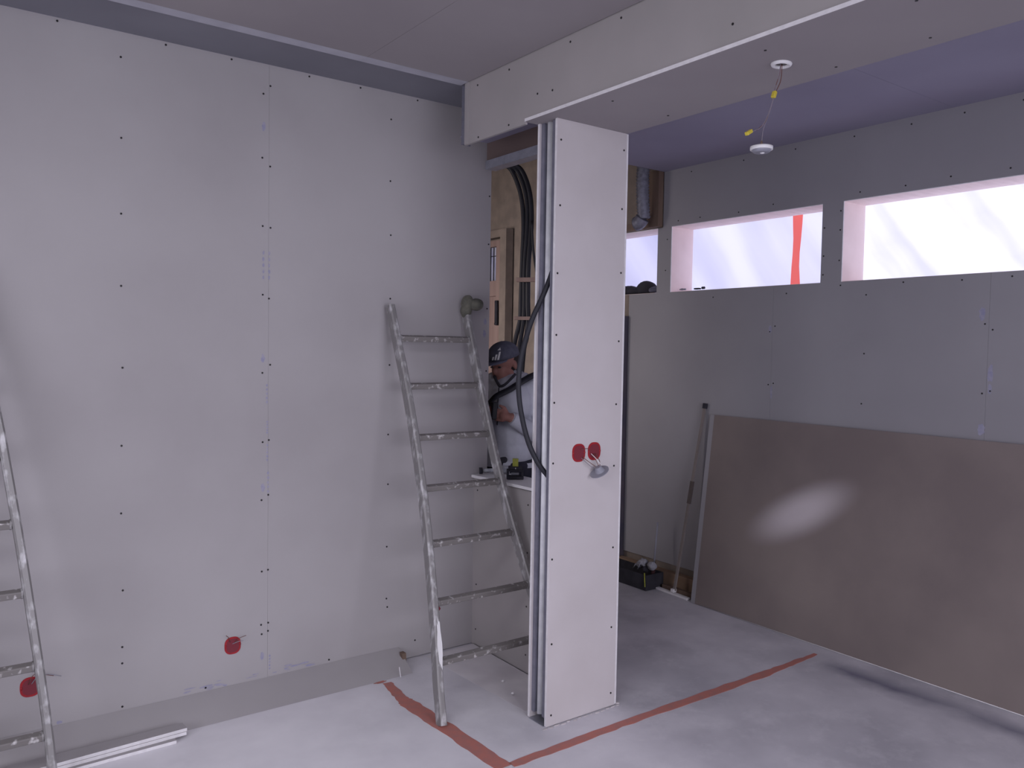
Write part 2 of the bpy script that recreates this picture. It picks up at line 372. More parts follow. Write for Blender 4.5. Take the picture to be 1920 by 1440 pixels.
obj('edge_profile', bm, mat('edge_profile_steel', (.50, .50, .56, 1), (.44, .44, .50, 1), scale=12, rough=.5), ce)
boxes('inner_soffit', M_ceilP, ce, (2.15, 2.36, 2.63, 3.40, 2.552, 2.56))
ce2 = struct('ceiling', M_rough, (-.1, 4.13, 3.56, 6.7, 3.05, 3.2)); 
struct('wall_upstand', M_rough, (2.45, 3.93, 3.735, 3.75, 2.722, 3.05))
boxes('header_panel', mat('header_board', (.17, .125, .115, 1), (.21, .155, .14, 1), scale=8, rough=.9, stretch=(1, .2, 1)), ce, (2.312, 2.36, 2.61, 3.405, 2.462, 2.722))

# rest of the shell (behind the camera and the back room)
struct('wall_behind', M_board, (-2.1, -2.0, -1.9, YL, 0, .55), (-2.1, -2.0, -1.9, YL, 1.95, 2.72), (-2.1, -2.0, -1.9, -.25, .55, 1.95), (-2.1, -2.0, 2.25, YL, .55, 1.95))
struct('wall_right', M_board, (-2.0, 3.93, -1.9, -1.8, 0, .65), (-2.0, 3.93, -1.9, -1.8, 2.45, 2.72), (-2.0, .05, -1.9, -1.8, .65, 2.45), (2.75, 3.93, -1.9, -1.8, .65, 2.45))
struct('wall_back', M_rough, (-.1, 4.13, 6.6, 6.7, 0, 3.05), (-.1, 0, YL+.1, 6.6, 0, 3.05))

# old door in the back room
d1 = bpy.data.objects.new('door_1', None); COL.objects.link(d1); d1.location = (3.9, 5.9, 0); d1['kind'] = 'structure'
boxes('stile', M_wood2, d1, (3.885, 3.94, 5.49, 5.563, .01, 2.42), (3.885, 3.94, 6.25, 6.33, .01, 2.42))
boxes('rail', M_wood2, d1, (3.887, 3.94, 5.563, 6.25, 1.96, 2.088)); boxes('rail', M_wood2, d1, (3.887, 3.94, 5.563, 6.25, 2.372, 2.42)); boxes('rail', M_wood2, d1, (3.887, 3.94, 5.563, 6.25, .01, .25))
boxes('door_panel', M_wood2, d1, (3.915, 3.935, 5.563, 6.25, .25, 1.96)); boxes('door_panel', M_wood2, d1, (3.915, 3.935, 5.782, 6.25, 2.088, 2.372))
boxes('door_frame', M_rough, d1, (3.86, 3.93, 5.39, 5.475, 0, 2.5), (3.86, 3.93, 5.475, 6.4, 2.44, 2.5))
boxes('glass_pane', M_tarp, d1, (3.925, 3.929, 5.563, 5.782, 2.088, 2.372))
bm = bmesh.new()
for y in (5.605, 5.645, 5.69, 5.735): box(bm, 3.915, 3.922, y-.003, y+.003, 2.09, 2.37)
box(bm, 3.914, 3.921, 5.565, 5.78, 2.295, 2.301)
obj('leading', bm, M_dark, d1)

# ================================================================== TARP AND OUTSIDE
def sheet(y0, y1, z0, z1, x, amp, seed, nx=150, nz=50):
    bm = bmesh.new(); g = []
    for i in range(nx+1):
        row = []
        for j in range(nz+1):
            y = y0+(y1-y0)*i/nx; z = z0+(z1-z0)*j/nz
            s = (y*.8+z*1.1)
            dx = amp*(noise.noise(Vector((s*2.2, (y-z)*.5, seed))) + .5*noise.noise(Vector((s*6, (y-z)*.8, seed+3))))
            row.append(bm.verts.new((x+dx, y, z)))
        g.append(row)
    for i in range(nx):
        for j in range(nz):
            f = bm.faces.new((g[i][j], g[i+1][j], g[i+1][j+1], g[i][j+1])); f.smooth = True
    return bm
t = thing('tarpaulin', (4.5, 2.4, .3), 'white translucent tarpaulin hung outside the three windows, with an orange strip', 'tarpaulin')
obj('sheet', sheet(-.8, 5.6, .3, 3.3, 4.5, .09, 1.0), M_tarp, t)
obj('dimming_sheet', sheet(2.86, 5.6, .3, 3.3, 4.41, .03, 9.0, 90, 40), M_tarp2, t)  # added layer, dims the leftmost and middle windows
obj('dimming_sheet', sheet(4.17, 5.6, .3, 3.3, 4.34, .03, 5.0, 50, 30), M_tarp2, t)  # second added layer, dims the leftmost window further
M_orange = bpy.data.materials.new('orange_strip'); M_orange.use_nodes = True
_nt = M_orange.node_tree; _n = _nt.nodes; _n.remove(_n['Principled BSDF']); _t = _n.new('ShaderNodeBsdfTranslucent'); _t.inputs[0].default_value = (1.0, .20, .15, 1)
_nt.links.new(_t.outputs[0], [n for n in _n if n.type == 'OUTPUT_MATERIAL'][0].inputs[0])
bm = bmesh.new(); pr = None
for k in range(31):
    z = .5+2.6*k/30; dy = .004*math.sin(z*7)+.002*math.sin(z*19); w = .031+.006*math.sin(z*11)
    cur = [bm.verts.new((4.38, 3.035+dy-w, z)), bm.verts.new((4.38, 3.035+dy+w, z))]
    if pr: bm.faces.new((pr[0], pr[1], cur[1], cur[0]))
    pr = cur
tag(obj('strip', bm, M_orange, t), 'orange vertical strip')

# things lying on the window sills
bm = bmesh.new(); ellipsoid(bm, (4.02, 3.955, WZ0+.042), (.055, .085, .052)); ellipsoid(bm, (4.02, 4.12, WZ0+.036), (.05, .08, .036)); ellipsoid(bm, (4.02, 4.05, WZ0+.03), (.05, .12, .028))
for v in bm.verts: v.co += Vector((0, 0, .006))*noise.noise(v.co*30); v.co.z = max(v.co.z, WZ0+.0105)
tag(obj('dark_bundle', bm, M_dark), 'dark lumpy cloth bundle on the sill of the leftmost window', 'bundle')
bm = bmesh.new(); ellipsoid(bm, (3.985, 3.835, WZ0+.024), (.045, .050, .026))
for v in bm.verts: v.co.z = max(v.co.z, WZ0+.0105)
tag(obj('grey_cloth', bm, mat('grey_cloth', (.10, .10, .14, 1), (.15, .15, .2, 1), scale=20)), 'grey folded cloth at the right end of the leftmost window sill', 'cloth')
bm = bmesh.new(); box(bm, 3.95, 3.975, 3.435, 3.475, WZ0+.010, WZ0+.019)
tag(obj('timber_chip', bm, M_dark, bevel=.002), 'small flat dark chip on the middle window sill', 'scrap')
bm = bmesh.new(); tube(bm, [(3.965, 3.40, WZ0+.018), (3.965, 3.42, WZ0+.018)], .008, 8)
tag(obj('bolt', bm, M_dark), 'tiny dark plug on the middle window sill, right of the flat chip', 'scrap')
bm = bmesh.new(); tube(bm, [(3.965, 3.555, WZ0+.016), (3.96, 3.60, WZ0+.016)], [.006, .004], 8); ellipsoid(bm, (3.965, 3.585, WZ0+.017), (.008, .016, .007), u=8, v=6)
tag(obj('scrap_lump', bm, M_grey), 'small grey lump at the left end of the middle window sill', 'scrap')

# ================================================================== CEILING BEAM
b = thing('ceiling_beam', (2.18, .5, 2.43), 'plasterboarded box beam crossing the ceiling above the column, with a bright cut edge', 'beam')
boxes('front_board', M_boardB, b, (1.96, 1.9725, .80, 3.064, 2.4435, 2.7215), (1.96, 1.9725, 2.622, 3.064, 2.422, 2.4435))
boxes('front_board', M_boardB, b, (1.96, 1.9725, -1.8, .7985, 2.4435, 2.7215))
for y0, y1 in ((.62, 2.62), (-3.0, .619)):
    o = boxes('underside_board', [M_ceil, M_gyp], b, (1.957, 2.397, y0, y1, 2.430, 2.4425)); edge_whiten(o, 0, -1)
boxes('back_board', M_board, b, (2.3835, 2.396, -3.0, 2.62, 2.4435, 2.7215))
boxes('end_strip', M_boardB, b, (1.9575, 1.9598, 3.030, 3.064, 2.424, 2.69))
bm = bmesh.new(); box(bm, 1.973, 1.976, 3.066, 3.112, 2.435, 2.7115); box(bm, 1.976, 2.02, 3.109, 3.112, 2.435, 2.7115)
tag(obj('end_stud', bm, M_flange, b), 'grey steel stud at the end')
bm = bmesh.new(); box(bm, 2.300, 2.302, 2.63, 3.40, 2.420, 2.462); box(bm, 2.302, 2.362, 2.63, 3.40, 2.420, 2.4225)
obj('header_track', bm, M_galv, b)
bm = bmesh.new()
for y, z in ((2.966, 2.66), (2.734, 2.665), (2.542, 2.522), (2.449, 2.513), (2.348, 2.665), (2.079, 2.668), (1.8, 2.67), (2.955, 2.436), (2.731, 2.441), (1.6, 2.5)):
    screw(bm, (1.9594, y, z), (1, 0, 0))
for x, y in ((2.04, 2.2), (2.33, 2.2), (2.05, 1.55), (2.34, 1.5), (2.06, 1.1), (2.33, 1.2), (2.34, .95)): screw(bm, (x, y, 2.4294), (0, 0, 1))
obj('screw_heads', bm, M_screw, b)['kind'] = 'stuff'

# ================================================================== COLUMN
c = thing('boxed_column', (2.2, 2.55, 0), 'free-standing plasterboarded column with steel studs showing in its open narrow side', 'column')
o = boxes('front_board', [M_boardLit, M_gyp], c, (2.02, 2.3945, 2.49, 2.5025, .004, 2.4295)); edge_whiten(o, 0, -1)
o = boxes('back_board', [M_boardLit, M_gyp], c, (2.02, 2.3945, 2.601, 2.6135, .004, 2.4295)); edge_whiten(o, 0, -1)
o = boxes('end_board', [M_boardLit, M_gyp], c, (2.395, 2.4075, 2.4935, 2.6135, .004, 2.4295)); edge_whiten(o, 1, -1)
bm = bmesh.new()
for s, y, wd in ((1, 2.503, .027), (-1, 2.6005, .019)):           # two C studs, lips facing the open side
    y1 = y+s*wd; box(bm, 2.029, 2.0305, min(y, y1), max(y, y1), .03, 2.4295)
    box(bm, 2.0305, 2.075, min(y, y+s*.0015), max(y, y+s*.0015), .03, 2.4295)
    box(bm, 2.0305, 2.05, min(y1, y1-s*.0012), max(y1, y1-s*.0012), .03, 2.4295)
obj('stud', bm, M_flange, c)['kind'] = 'stuff'
bm = bmesh.new(); n_ = 9
ring = []
for z in (.03, 2.4295):
    ring.append([bm.verts.new((2.046-.016*math.sin(math.pi*k/(n_-1)), 2.544+.034*k/(n_-1), z)) for k in range(n_)])
for k in range(n_-1):
    f = bm.faces.new((ring[0][k], ring[0][k+1], ring[1][k+1], ring[1][k])); f.smooth = True
o = obj('inner_profile', bm, M_galvL, c); so = o.modifiers.new('thick', 'SOLIDIFY'); so.thickness = .0015
boxes('dark_cavity_board', M_core, c, (2.085, 2.10, 2.505, 2.6, .03, 2.4295))
bm = bmesh.new(); box(bm, 2.016, 2.385, 2.5035, 2.600, .0005, .003)
obj('floor_track', bm, M_galv, c)
bm = bmesh.new()
for x, z in [(2.04, 2.348), (2.041, 2.093), (2.034, 1.827), (2.034, 1.584), (2.03, 1.315), (2.03, 1.073), (2.034, .686), (2.04, .34), (2.044, .047), (2.379, 2.359), (2.375, 2.116), (2.377, 1.851), (2.373, 1.565), (2.366, 1.3), (2.361, 1.04), (2.366, .691), (2.367, .347), (2.372, .06)]:
    screw(bm, (x, 2.4894, z), (0, 1, 0))
obj('screw_heads', bm, M_screw, c)['kind'] = 'stuff'
bm = bmesh.new()
for k in range(14):
    x = 2.01+.4*k/13; ellipsoid(bm, (x, 2.482+random.uniform(-.006, .004), .001), (random.uniform(.008, .016), random.uniform(.003, .007), random.uniform(.001, .003)), u=8, v=5)
for k in range(3): ellipsoid(bm, (2.42, 2.5+.03*k, .001), (.012, .012, .004), u=8, v=5)
o = obj('plaster_crumbs', bm, M_boardLit, c); o['kind'] = 'stuff'

# black cable looping out of the column
bm = bmesh.new()
tube(bm, spline([(2.07, 2.545, 1.90), (2.035, 2.555, 1.78), (1.99, 2.60, 1.63), (1.965, 2.632, 1.47), (1.962, 2.632, 1.33), (1.98, 2.605, 1.18), (2.01, 2.575, 1.08), (2.045, 2.55, 1.02), (2.075, 2.548, .98)], 10), .0105, 12)
tag(obj('looped_cable', bm, M_black), 'thick black cable bowing out of the open side of the column', 'cable')

# ================================================================== SOCKET BOXES
def rrect(bm, c, ax, w, h, r, depth, dirn):
    """rounded rectangle prism; ax=(horizontal axis, vertical axis, normal axis)"""
    ring0, ring1 = [], []
    for q in range(4):
        cx = (w/2-r)*(1 if q in (0, 3) else -1); cy = (h/2-r)*(1 if q in (0, 1) else -1)
        for k in range(6):
            t = math.pi/2*(q+k/5); p = Vector(c); p[ax[0]] += cx+math.cos(t)*r; p[ax[1]] += cy+math.sin(t)*r
            ring0.append(bm.verts.new(p)); p2 = p.copy(); p2[ax[2]] += dirn*depth; ring1.append(bm.verts.new(p2))
    n = len(ring0); bm.faces.new(ring0); bm.faces.new(ring1[::-1])
    for k in range(n): bm.faces.new((ring0[k], ring0[(k+1) % n], ring1[(k+1) % n], ring1[k]))
def socket(x, y, z, label, w=.068, h=.074, wires=()):
    s = thing('socket_box', (x, y, z), label, 'socket box', 'red electrical boxes')
    bm = bmesh.new(); rrect(bm, (x, y-.0025, z), (0, 2, 1), w, h, .028, .003, 1); obj('rim', bm, M_redbox, s)
    bm = bmesh.new(); rrect(bm, (x, y-.0032, z), (0, 2, 1), w*.78, h*.8, .022, .001, 1); obj('back', bm, M_reddark, s)
    for sx in (-1, 1):
        bm = bmesh.new(); ellipsoid(bm, (x+sx*w*.44, y-.0035, z), (.005, .002, .006), u=8, v=5); obj('lug', bm, M_redbox, s)
    for pts, m_ in wires:
        bm = bmesh.new(); tube(bm, spline(pts, 6), .0014, 6); obj('wire', bm, m_, s)
    return s
socket(1.062, YL, .242, 'red round-cornered electrical box low on the left wall, near the panel joint',
       wires=[([(1.05, YL-.004, .26), (1.04, YL-.02, .285), (1.026, YL-.03, .30)], M_wireb), ([(1.07, YL-.004, .255), (1.085, YL-.02, .275), (1.11, YL-.03, .285)], M_wireb), ([(1.06, YL-.004, .25), (1.085, YL-.02, .262), (1.10, YL-.025, .262)], M_grey)])
socket(.317, YL, .239, 'red electrical box low on the left wall, seen through the leftmost ladder',
       wires=[([(.32, YL-.004, .25), (.34, YL-.02, .28), (.37, YL-.03, .285), (.415, YL-.03, .268)], M_grey), ([(.31, YL-.004, .25), (.33, YL-.02, .29), (.39, YL-.03, .275)], M_wireb)])
socket(2.163, 2.49, 1.107, 'left one of the two red electrical boxes side by side on the column',
       wires=[([(2.18, 2.486, 1.09), (2.205, 2.46, 1.065), (2.222, 2.45, 1.052)], M_wireb), ([(2.175, 2.486, 1.085), (2.20, 2.46, 1.055), (2.215, 2.45, 1.045)], M_wire), ([(2.17, 2.486, 1.12), (2.195, 2.47, 1.125), (2.212, 2.478, 1.115)], M_wireb)])
socket(2.247, 2.49, 1.109, 'right one of the two red electrical boxes side by side on the column',
       wires=[([(2.24, 2.486, 1.10), (2.232, 2.46, 1.075), (2.24, 2.45, 1.052)], M_wireb), ([(2.228, 2.486, 1.10), (2.235, 2.46, 1.08), (2.252, 2.45, 1.056)], M_white), ([(2.25, 2.486, 1.10), (2.25, 2.46, 1.075), (2.246, 2.45, 1.054)], M_wireb)])
cp = thing('cable_cap', (2.245, 2.45, 1.03), 'small grey plastic cap dangling on wires below the red boxes on the column', 'cap')
q = Matrix.Rotation(math.radians(33), 3, 'Y').inverted()
bm = bmesh.new(); disc(bm, (2.24, 2.45, 1.04), q @ Vector((0, 0, 1)), .022, .022, 20, .012); obj('cap_body', bm, M_grey, cp)
bm = bmesh.new(); disc(bm, (2.244, 2.45, 1.028), q @ Vector((0, 0, 1)), .041, .003, 24); obj('flange', bm, M_grey, cp)
bm = bmesh.new(); tube(bm, [(2.223, 2.442, 1.009), (2.288, 2.442, 1.045)], .002, 6); tag(obj('bright_edge', bm, M_white, cp), 'white lower edge')

# ================================================================== HANGING LAMP FITTING
L_ = thing('hanging_lamp_fitting', (2.10, 1.588, 2.15), 'white round lamp fitting hanging by thin wires from a hole in the beam', 'lamp')
hc = Vector((2.182, 1.588, 2.4295))
bm = bmesh.new(); tube(bm, [hc+Vector((math.cos(a)*.028, math.sin(a)*.024, -.0015)) for a in [2*math.pi*k/24 for k in range(25)]], .007, 8, cap=False); obj('ceiling_ring', bm, M_white, L_)
bm = bmesh.new(); disc(bm, hc+Vector((0, 0, -.0003)), (0, 0, 1), .024, .0008); tag(obj('hole', bm, M_core, L_), 'dark hole inside the white ring')
def wire(pts, m_, r=.0013):
    bm = bmesh.new(); tube(bm, spline(pts, 8), r, 6); obj('wire', bm, m_, L_)
wire([hc, (2.172, 1.588, 2.39), (2.155, 1.588, 2.35), (2.150, 1.588, 2.330)], M_wireb)
wire([hc+Vector((.004, 0, 0)), (2.182, 1.588, 2.38), (2.163, 1.588, 2.345), (2.152, 1.588, 2.330)], M_wireb)
wire([hc+Vector((-.003, 0, 0)), (2.168, 1.588, 2.38), (2.152, 1.588, 2.345), (2.149, 1.588, 2.330)], M_wire)
wire([(2.149, 1.588, 2.32), (2.13, 1.588, 2.275), (2.095, 1.588, 2.222), (2.045, 1.588, 2.196)], M_wire)
wire([(2.149, 1.588, 2.32), (2.135, 1.588, 2.28), (2.108, 1.588, 2.235), (2.07, 1.588, 2.205)], M_wireb, .001)
wire([(2.150, 1.588, 2.32), (2.130, 1.588, 2.27), (2.103, 1.588, 2.215), (2.096, 1.588, 2.17)], M_wire)
for p0, p1 in (((2.146, 1.588, 2.318), (2.154, 1.588, 2.338)), ((2.022, 1.588, 2.186), (2.044, 1.588, 2.199))):
    bm = bmesh.new(); beam_box(bm, p0, p1, .013, .011); obj('wire_connector', bm, M_yel, L_, bevel=.002)
bm = bmesh.new(); tube(bm, [(2.096, 1.588, 2.178), (2.096, 1.588, 2.160)], [.002, .006], 8); obj('wire_boot', bm, M_wood, L_)
bm = bmesh.new(); tube(bm, [(2.096, 1.588, 2.161), (2.096, 1.588, 2.160), (2.096, 1.588, 2.150), (2.096, 1.588, 2.1495)], [.02, .034, .034, .029], 32); obj('lamp_housing', bm, M_white, L_)
bm = bmesh.new(); tube(bm, [(2.096, 1.588, 2.1497), (2.096, 1.588, 2.146), (2.096, 1.588, 2.141)], [.0295, .028, .022], 32); lens = obj('lamp_lens', bm, M_grey, L_)
bm = bmesh.new(); ellipsoid(bm, (2.098, 1.586, 2.141), (.007, .007, .003)); obj('lens_knob', bm, M_white, lens)

# ================================================================== LADDERS
def ladder(label, rungs, left, right, name='ladder', cap=False):
    """left / right: rail centre lines bottom -> top"""
    base = (Vector(left[0])+Vector(right[0]))/2
    t = thing(name, base, label, 'ladder', 'paint-spattered metal ladders')
    def at_z(pl, z):
        for a, b_ in zip(pl, pl[1:]):
            if a[2] <= z <= b_[2] or b_ is pl[-1]:
                k = (z-a[2])/(b_[2]-a[2]); return Vector(a).lerp(Vector(b_), k)
    for si, pl in ((-1, left), (1, right)):
        bm = bmesh.new(); rs = []
        for i, p in enumerate(pl):
            d = (Vector(pl[min(i+1, len(pl)-1)])-Vector(pl[max(i-1, 0)])).normalized(); side = Vector((1, 0, 0)); side = (side-d*side.dot(d)).normalized(); v = d.cross(side)
            w, h = .028, .054; ch = .006
            prof = [(-w/2, -h/2+ch), (-w/2+ch, -h/2), (w/2-ch, -h/2), (w/2, -h/2+ch), (w/2, h/2-ch), (w/2-ch, h/2), (-w/2+ch, h/2), (-w/2, h/2-ch)]
            rs.append([bm.verts.new(Vector(p)+side*a+v*b_) for a, b_ in prof])
        for a, b_ in zip(rs, rs[1:]):
            for k in range(8): bm.faces.new((a[k], a[(k+1) % 8], b_[(k+1) % 8], b_[k]))
        bm.faces.new(rs[0]); bm.faces.new(rs[-1])
        obj('rail', bm, M_alu, t)
    for z in rungs:
        a, b_ = at_z(left, z), at_z(right, z)
        bm = bmesh.new(); beam_box(bm, a+Vector((.013, 0, 0)), b_-Vector((.013, 0, 0)), .026, .030, (0, -.25, 1)); rg = obj('rung', bm, M_alu2, t, bevel=.004)
        for px in (a.x+.018, b_.x-.018):
            bm = bmesh.new(); disc(bm, (px, a.y, z), (1, 0, 0), .019, .006, 14); obj('rung_collar', bm, M_alu, rg)
    return t
def rail_line(xs, y0, y1, ztop, n=13):
    out = []
    for i in range(n):
        z = ztop*i/(n-1)+(.002 if i == 0 else 0); k = min(int(z/ztop*(len(xs)-1)), len(xs)-2); u = z/ztop*(len(xs)-1)-k
        p = [xs[max(k-1, 0)], xs[k], xs[k+1], xs[min(k+2, len(xs)-1)]]
        x = .5*(2*p[1]+(p[2]-p[0])*u+(2*p[0]-5*p[1]+4*p[2]-p[3])*u*u+(3*p[1]-p[0]-3*p[2]+p[3])*u**3)
        out.append((x, y0+(y1-y0)*z/ztop, z))
    return out
l1 = ladder('ladder leaning on the left wall beside the column, a dirty cap on one rail', [.226, .447, .676, .903, 1.12, 1.347, 1.566],
            rail_line([1.682, 1.735, 1.775, 1.787, 1.776], 2.741, 3.402, 1.715), rail_line([2.292, 2.253, 2.205, 2.191, 2.192], 2.741, 3.402, 1.715))
bm = bmesh.new(); ellipsoid(bm, (2.196, 3.385, 1.745), (.034, .034, .042)); ellipsoid(bm, (2.232, 3.372, 1.742), (.046, .034, .030)); ellipsoid(bm, (2.19, 3.39, 1.71), (.028, .034, .035))
for v in bm.verts: v.co += Vector((1, .3, 1))*.006*noise.noise(v.co*35)
tag(obj('rail_cap', bm, M_rag, l1), 'lumpy dirty greenish grey cap')
bm = bmesh.new(); blot(bm, (0, 2.80, .30), (0, 2), .012, .12, 22)
for v in bm.verts: v.co.x += 1.682+.123*v.co.z; v.co.y = 2.741+.385*v.co.z-.0315
tag(obj('paint_splash', bm, M_white, l1), 'white splash of paint on the rail')
bm = bmesh.new(); ellipsoid(bm, (1.745, 2.90, .425), (.02, .012, .011)); tag(obj('red_stain', bm, M_reddark, l1), 'dark red blob under a rung')
l2 = ladder('ladder cut off by the left picture edge, leaning on the left wall', [.174, .408, .657, .892, 1.126, 1.36, 1.6],
            rail_line([-.33, -.27, -.21, -.14], 3.105, 3.402, 1.78), rail_line([.352, .298, .225, .140], 3.105, 3.402, 1.78))

# ================================================================== FLOOR MARKS AND LOOSE PIECES
def stripe(pts, ws, label):
    bm = bmesh.new(); pts = [Vector((*p, 0)) for p in pts]; L, R = [], []
    tot = 40
    P = []
    for i in range(tot+1):
        s = i/tot*(len(pts)-1); k = min(int(s), len(pts)-2); P.append((pts[k].lerp(pts[k+1], s-k), ws[k]+(ws[k+1]-ws[k])*(s-k)))
    for i, (p, w) in enumerate(P):
        d = (P[min(i+1, tot)][0]-P[max(i-1, 0)][0]).normalized(); n = Vector((-d.y, d.x, 0))
        L.append(p+n*(w/2+random.uniform(-.004, .004))); R.append(p-n*(w/2+random.uniform(-.004, .004)))
    for z in (.0006, .0018): pass
    lo = [(bm.verts.new((a.x, a.y, .0004)), bm.verts.new((b_.x, b_.y, .0004))) for a, b_ in zip(L, R)]
    hi = [(bm.verts.new((a.x, a.y, .0016)), bm.verts.new((b_.x, b_.y, .0016))) for a, b_ in zip(L, R)]
    for i in range(tot):
        bm.faces.new((hi[i][0], hi[i][1], hi[i+1][1], hi[i+1][0])); bm.faces.new((lo[i][0], hi[i][0], hi[i+1][0], lo[i+1][0])); bm.faces.new((lo[i][1], lo[i+1][1], hi[i+1][1], hi[i][1]))
    return tag(obj('floor_stripe', bm, M_red), label, 'floor marking', 'red lines on the floor')
stripe([(1.695, 3.24), (1.672, 3.05), (1.672, 3.0), (1.69, 2.70), (1.700, 2.335)], [.045, .052, .075, .072, .068], 'broad worn red line on the floor passing under the foot of the ladder')
stripe([(1.735, 2.335), (2.3, 2.345), (3.22, 2.335), (3.66, 2.348)], [.038, .045, .05, .022], 'narrow red line on the floor running past the column to the brown board')
bm = bmesh.new(); blot(bm, (1.672, 3.262, .0012), (0, 1), .035, .014)
tag(obj('floor_stripe', bm, M_red), 'short red smear on the floor at the far end of the broad line', 'floor marking', 'red lines on the floor')

# strip of board leaning at the foot of the left wall
bm = bmesh.new()
prof = [(3.272, .0005), (3.284, .0005), (YL-.002, .058), (YL-.002, .070)]
a = [bm.verts.new((-2.8, y, z)) for y, z in prof]; b2 = [bm.verts.new((1.86 if i in (2, 3) else 1.845, y, z)) for i, (y, z) in enumerate(prof)]
bm.faces.new(a); bm.faces.new(b2[::-1])
for k in range(4): bm.faces.new((a[k], a[(k+1) % 4], b2[(k+1) % 4], b2[k]))
tag(obj('plasterboard_strip', bm, M_board), 'long narrow plasterboard strip propped along the foot of the left wall', 'board strip')
def slab(name, corners, z0, z1, m_, label, cat, group=None, dz=None):
    bm = bmesh.new(); dz = dz or [0]*len(corners)
    lo = [bm.verts.new((x, y, z0+d)) for (x, y), d in zip(corners, dz)]; hi = [bm.verts.new((x, y, z1+d)) for (x, y), d in zip(corners, dz)]
    bm.faces.new(lo[::-1]); bm.faces.new(hi); n = len(lo)
    for k in range(n): bm.faces.new((lo[k], lo[(k+1) % n], hi[(k+1) % n], hi[k])).material_index = 1
    return tag(obj(name, bm, [m_, M_gyp]), label, cat, group)
slab('plasterboard_offcut', [(-1.1, 3.128), (.772, 3.185), (.772, 3.262), (-1.1, 3.262)], .0008, .0130, M_board, 'lowest plasterboard offcut of the low stack at the bottom left', 'board strip', 'offcuts stacked by the left wall')
slab('plasterboard_offcut', [(-1.1, 3.122), (.815, 3.210), (.812, 3.262), (-1.1, 3.262)], .0132, .0255, M_board, 'middle plasterboard offcut of the low stack at the bottom left', 'board strip', 'offcuts stacked by the left wall')
slab('plasterboard_offcut', [(-1.1, 3.125), (.818, 3.214), (.815, 3.268), (-1.1, 3.268)], .0257, .0380, M_board, 'topmost plasterboard offcut of the low stack at the bottom left', 'board strip', 'offcuts stacked by the left wall')
bm = bmesh.new(); cs = [(2.04, 2.66), (2.272, 2.66), (2.272, 3.405), (2.00, 3.412)]
lo = [bm.verts.new((x, y, .0006)) for x, y in cs]; hi = [bm.verts.new((x, y, (.0012, .004, .012, .0012)[i])) for i, (x, y) in enumerate(cs)]
bm.faces.new(lo[::-1]); bm.faces.new(hi)
for k in range(4): bm.faces.new((lo[k], lo[(k+1) % 4], hi[(k+1) % 4], hi[k]))
tag(obj('loose_board', bm, mat('dusty_sheet', (.62, .59, .62, 1), (.74, .71, .73, 1), scale=5, rough=.7)), 'pale dusty loose sheet flat on the floor behind the ladder', 'board')
bm = bmesh.new(); beam_box(bm, (1.852, 3.375, .0005), (1.848, 3.375, .066), .02, .03, (1, 0, 0))
tag(obj('wood_block', bm, M_wood, bevel=.002), 'small brown wooden block upright at the end of the wall strip', 'wood block')
bm = bmesh.new(); beam_box(bm, (1.776, 3.262, .0005), (1.768, 3.262, .05), .004, .003); 
tag(obj('plaster_sliver', bm, M_gyp), 'thin white sliver standing in front of the brown wooden block', 'scrap')
for (x, y), lb in (((2.12, 2.93), 'farther of two small white crumbs on the floor behind the column'), ((2.08, 2.80), 'nearer of two small white crumbs on the floor behind the column')):
    bm = bmesh.new(); ellipsoid(bm, (x, y, .018), (.008, .006, .005), u=8, v=6)
    for v in bm.verts: v.co += Vector((1, 1, 0))*.003*noise.noise(v.co*200)
    tag(obj('plaster_crumb', bm, M_gyp), lb, 'crumb', 'white crumbs')

# ledge on the low wall, with the things on it
bm = bmesh.new(); vs, fs = box(bm, 2.262, 2.435, 2.62, 3.43, .868, .882)
for v in vs:
    v.co.z += .010*(3.43-v.co.y)/.81 + (.004 if v.co.x > 2.4 else 0)
bmesh.ops.bevel(bm, geom=bm.edges[:], offset=.002, segments=1)
tag(obj('ledge_board', bm, M_white), 'white board lying as a ledge on top of the low wall', 'board')
ls = thing('small_tool', (2.35, 3.16, .885), 'small dark tool with an upright yellow-green block, standing on the white ledge', 'tool')
def ori(bm, c, ang): bmesh.ops.rotate(bm, verts=bm.verts, cent=Vector(c), matrix=Matrix.Rotation(ang, 3, 'Z'))
tc_ = (2.35, 3.175, .89); A_ = math.radians(-36)
def tb(name, m_, *bs, bev=.003, disc_=None):
    bm = bmesh.new()
    for q_ in bs: box(bm, tc_[0]+q_[0], tc_[0]+q_[1], tc_[1]+q_[2], tc_[1]+q_[3], q_[4], q_[5])
    ori(bm, tc_, A_); return obj(name, bm, m_, ls, bevel=bev)
tb('tool_base', M_dark, (-.042, .042, -.025, .025, .889, .904))
tb('tool_frame', M_dark, (-.042, -.030, -.02, .02, .904, .926), (.030, .042, -.02, .02, .904, .926), (-.042, .042, -.02, .02, .926, .936))
tb('tool_top', M_dark, (-.034, .034, -.02, .02, .936, .951), bev=.004)
tb('yellow_block', M_grn, (-.013, .015, -.012, .012, .951, .988), bev=.001)
tb('battery_label', M_grey, (-.02, .02, -.006, .004, .908, .920))
bm = bmesh.new(); ellipsoid(bm, Vector(tc_)+Vector((-.012, -.02, .053)), (.0022, .0022, .004), u=8, v=6); obj('indicator', bm, M_white, ls)
bo = thing('bottle', (2.36, 3.4, .885), 'clear plastic bottle with a round dark cap lying on the ledge by the wall', 'bottle')
bm = bmesh.new(); tube(bm, [(2.305, 3.395, .905), (2.35, 3.365, .906), (2.37, 3.35, .909), (2.42, 3.315, .910)], [.008, .010, .021, .020], 16); obj('bottle_body', bm, M_glassy, bo)
